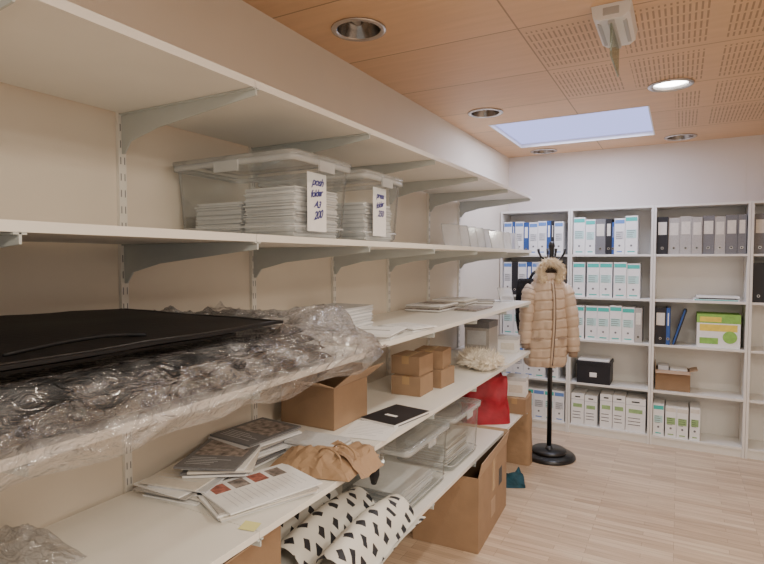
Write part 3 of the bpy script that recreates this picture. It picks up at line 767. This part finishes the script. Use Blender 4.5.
# puffer coat: smooth quilted baffles, raised placket, hood with fur edging
m=MB(); m.T=TR(CX+0.005,CY-0.175,-0.015,0.50) @ Matrix.Diagonal((0.90,0.95,1,1))
rs=[]; n=72
prof=[(0.78,0.158,0.095),(0.82,0.172,0.108),(0.95,0.176,0.112),(1.15,0.168,0.115),(1.30,0.168,0.112),(1.38,0.150,0.098),(1.44,0.112,0.078),(1.49,0.080,0.062)]
def pr(z):
    for a,b in zip(prof[:-1],prof[1:]):
        if a[0]<=z<=b[0]:
            f=(z-a[0])/(b[0]-a[0]); return a[1]+(b[1]-a[1])*f, a[2]+(b[2]-a[2])*f
    return prof[-1][1:]
K=160
def seamp(zz,p=0.072): return abs(math.sin((zz-0.78)/p*math.pi))
for q in range(K+1):
    z=0.78+0.71*q/K; rx,ry=pr(z); r=[]
    for i in range(n):
        a=2*math.pi*i/n
        zz=z+0.010*math.sin(a*2+0.5)+0.010*noise.noise(Vector((math.cos(a)*3,math.sin(a)*3,z*4)))
        puff=min(1,seamp(zz)*2.2)
        wr=0.010*noise.noise(Vector((math.cos(a)*9,math.sin(a)*9,z*14)))*puff
        dr=0.016*noise.noise(Vector((math.cos(a)*2.5,math.sin(a)*2.5,z*2)))
        s=0.011*puff-0.006+wr+dr
        x=(rx+s)*math.cos(a); y=(ry+s)*math.sin(a)
        if math.sin(a)<-0.80: y+=0.035*max(0,1-abs(math.cos(a)-0.06)/0.07)
        r.append((x+0.014*math.sin((1.5-z)*5),y,z))
    rs.append(r)
m.rings(rs,'coat')
for s in (-1,1):
    pts=[];rad=[]
    for q in range(80):
        f=q/79; x=s*(0.135+(0.065 if s>0 else 0.045)*f**0.6+0.014*math.sin(f*3)); y=-0.01-(0.07 if s>0 else 0.03)*f-0.01*math.sin(f*5); z=1.385-(0.49 if s>0 else 0.43)*f
        pu=min(1,abs(math.sin(f*6.5*math.pi))*2.0)
        pts.append((x,y,z)); rad.append((0.066-0.013*f)*(0.88+0.12*pu)*(0.7+0.3*min(1,f*8))*(1+0.06*math.sin(f*17)))
    m.tube(pts,rad,'coat',20)
    m.tube([(pts[-1][0],pts[-1][1],pts[-1][2]+0.01),(pts[-1][0],pts[-1][1],pts[-1][2]-0.035)],[0.038,0.036],'coatseam',14)
# placket + zip
zs=[0.80+0.02*i for i in range(32)]
m.tube([(0.010+0.014*math.sin((1.5-z)*5),-pr(z)[1]-0.006,z) for z in zs],0.009,'coat',8)
m.tube([(0.024+0.014*math.sin((1.5-z)*5),-pr(z)[1]-0.004,z) for z in zs],0.0035,'coatin',6)
for s in (-1,1): m.box(s*0.095-0.035,s*0.095+0.035,-0.122,-0.09,1.00,1.006,'coatseam')
# hood: shell behind an oval opening facing the front, dark lining inside
def oval(t,y,sc): return (0.01+0.088*sc*math.cos(t), y, 1.500+0.075*sc*math.sin(t))
hr=[]
for q in range(11):
    f=q/10; sc=math.sqrt(max(0.0004,1-f**2.4))*1.06; hr.append([oval(2*math.pi*i/32, -0.055+0.150*f, sc*(1+0.03*math.sin(i*1.2))) for i in range(32)])
m.rings(hr,'coat',cap=False)
m.rings([[oval(2*math.pi*i/32, -0.055, 0.97) for i in range(32)],[oval(2*math.pi*i/32, -0.01, 0.85) for i in range(32)],[oval(2*math.pi*i/32, 0.03, 0.05) for i in range(32)]],'coatin',cap=False)
fur_path(m,[oval(-0.5*math.pi+0.5+i*(2*math.pi-1.0)/24,-0.062-0.01*math.sin(i*0.3),1.02) for i in range(25)],0.023,'fur',110,0.026,False,0.0032)
m.done('puffer_coat',fixn=False)
m=MB(); m.T=TR(CX-0.18,CY+0.04,0,0.9)
rs=[]
for q in range(30):
    f=q/29; z=0.92+0.50*f; rx=0.08+0.05*math.sin(f*2.6); ry=0.03+0.015*f
    rs.append([((rx+0.010*math.sin(a*7+f*3))*math.cos(a),(ry+0.008*math.sin(a*9))*math.sin(a),z) for a in [2*math.pi*i/40 for i in range(40)]])
m.rings(rs,'blackcloth')
m.tube([(0,0,1.41),(0.03,0,1.46),(0.08,0,1.49),(0.11,0,1.48)],0.012,'blackcloth',8)
m.done('black_scarf',fixn=False)

# ------------------------------------------------------------ lights
def area(name,loc,rot,sx,sy,p,col):
    l=D.lights.new(name,'AREA'); l.shape='RECTANGLE'; l.size=sx; l.size_y=sy; l.energy=p; l.color=col
    o=D.objects.new(name,l); o.location=loc; o.rotation_euler=rot; SC.collection.objects.link(o); return o
area('added_overhead_fill',(0.9,-0.4,2.56),(0,0,0),0.6,0.6,66,(1.0,0.90,0.75))  # added fill light behind the camera, not a fixture of the room
area('added_overhead_fill',(1.7,1.3,2.56),(0,0,0),0.6,0.6,42,(1.0,0.91,0.78))  # second added fill, out of view to the right
area('skylight_light',(-0.72,4.46,CZ+0.02),(0,0,0),0.95,0.85,27,(0.82,0.85,1.0))
def spot(loc,p,col=(1,0.92,0.80),size=2.4):
    l=D.lights.new('downlight_lamp','SPOT'); l.energy=p; l.spot_size=size; l.spot_blend=0.8; l.shadow_soft_size=0.07; l.color=col
    o=D.objects.new('downlight_lamp',l); o.location=loc; SC.collection.objects.link(o)
spot((-0.07,3.59,CZ-0.02),42); spot((-0.02,1.95,CZ-0.02),58); spot((1.15,1.95,CZ-0.02),28)
w=D.worlds.new('world'); SC.world=w; w.use_nodes=True
bg=w.node_tree.nodes['Background']; bg.inputs[0].default_value=(1.0,0.95,0.88,1); bg.inputs[1].default_value=0.80

# ------------------------------------------------------------ camera
cam=D.cameras.new('camera'); cam.sensor_width=36; cam.lens=540/764*36; cam.clip_start=0.02
co=D.objects.new('camera',cam); co.location=(0,0,1.58)
co.rotation_euler=(math.radians(90-2.44),0,math.radians(28.9)); SC.collection.objects.link(co); SC.camera=co
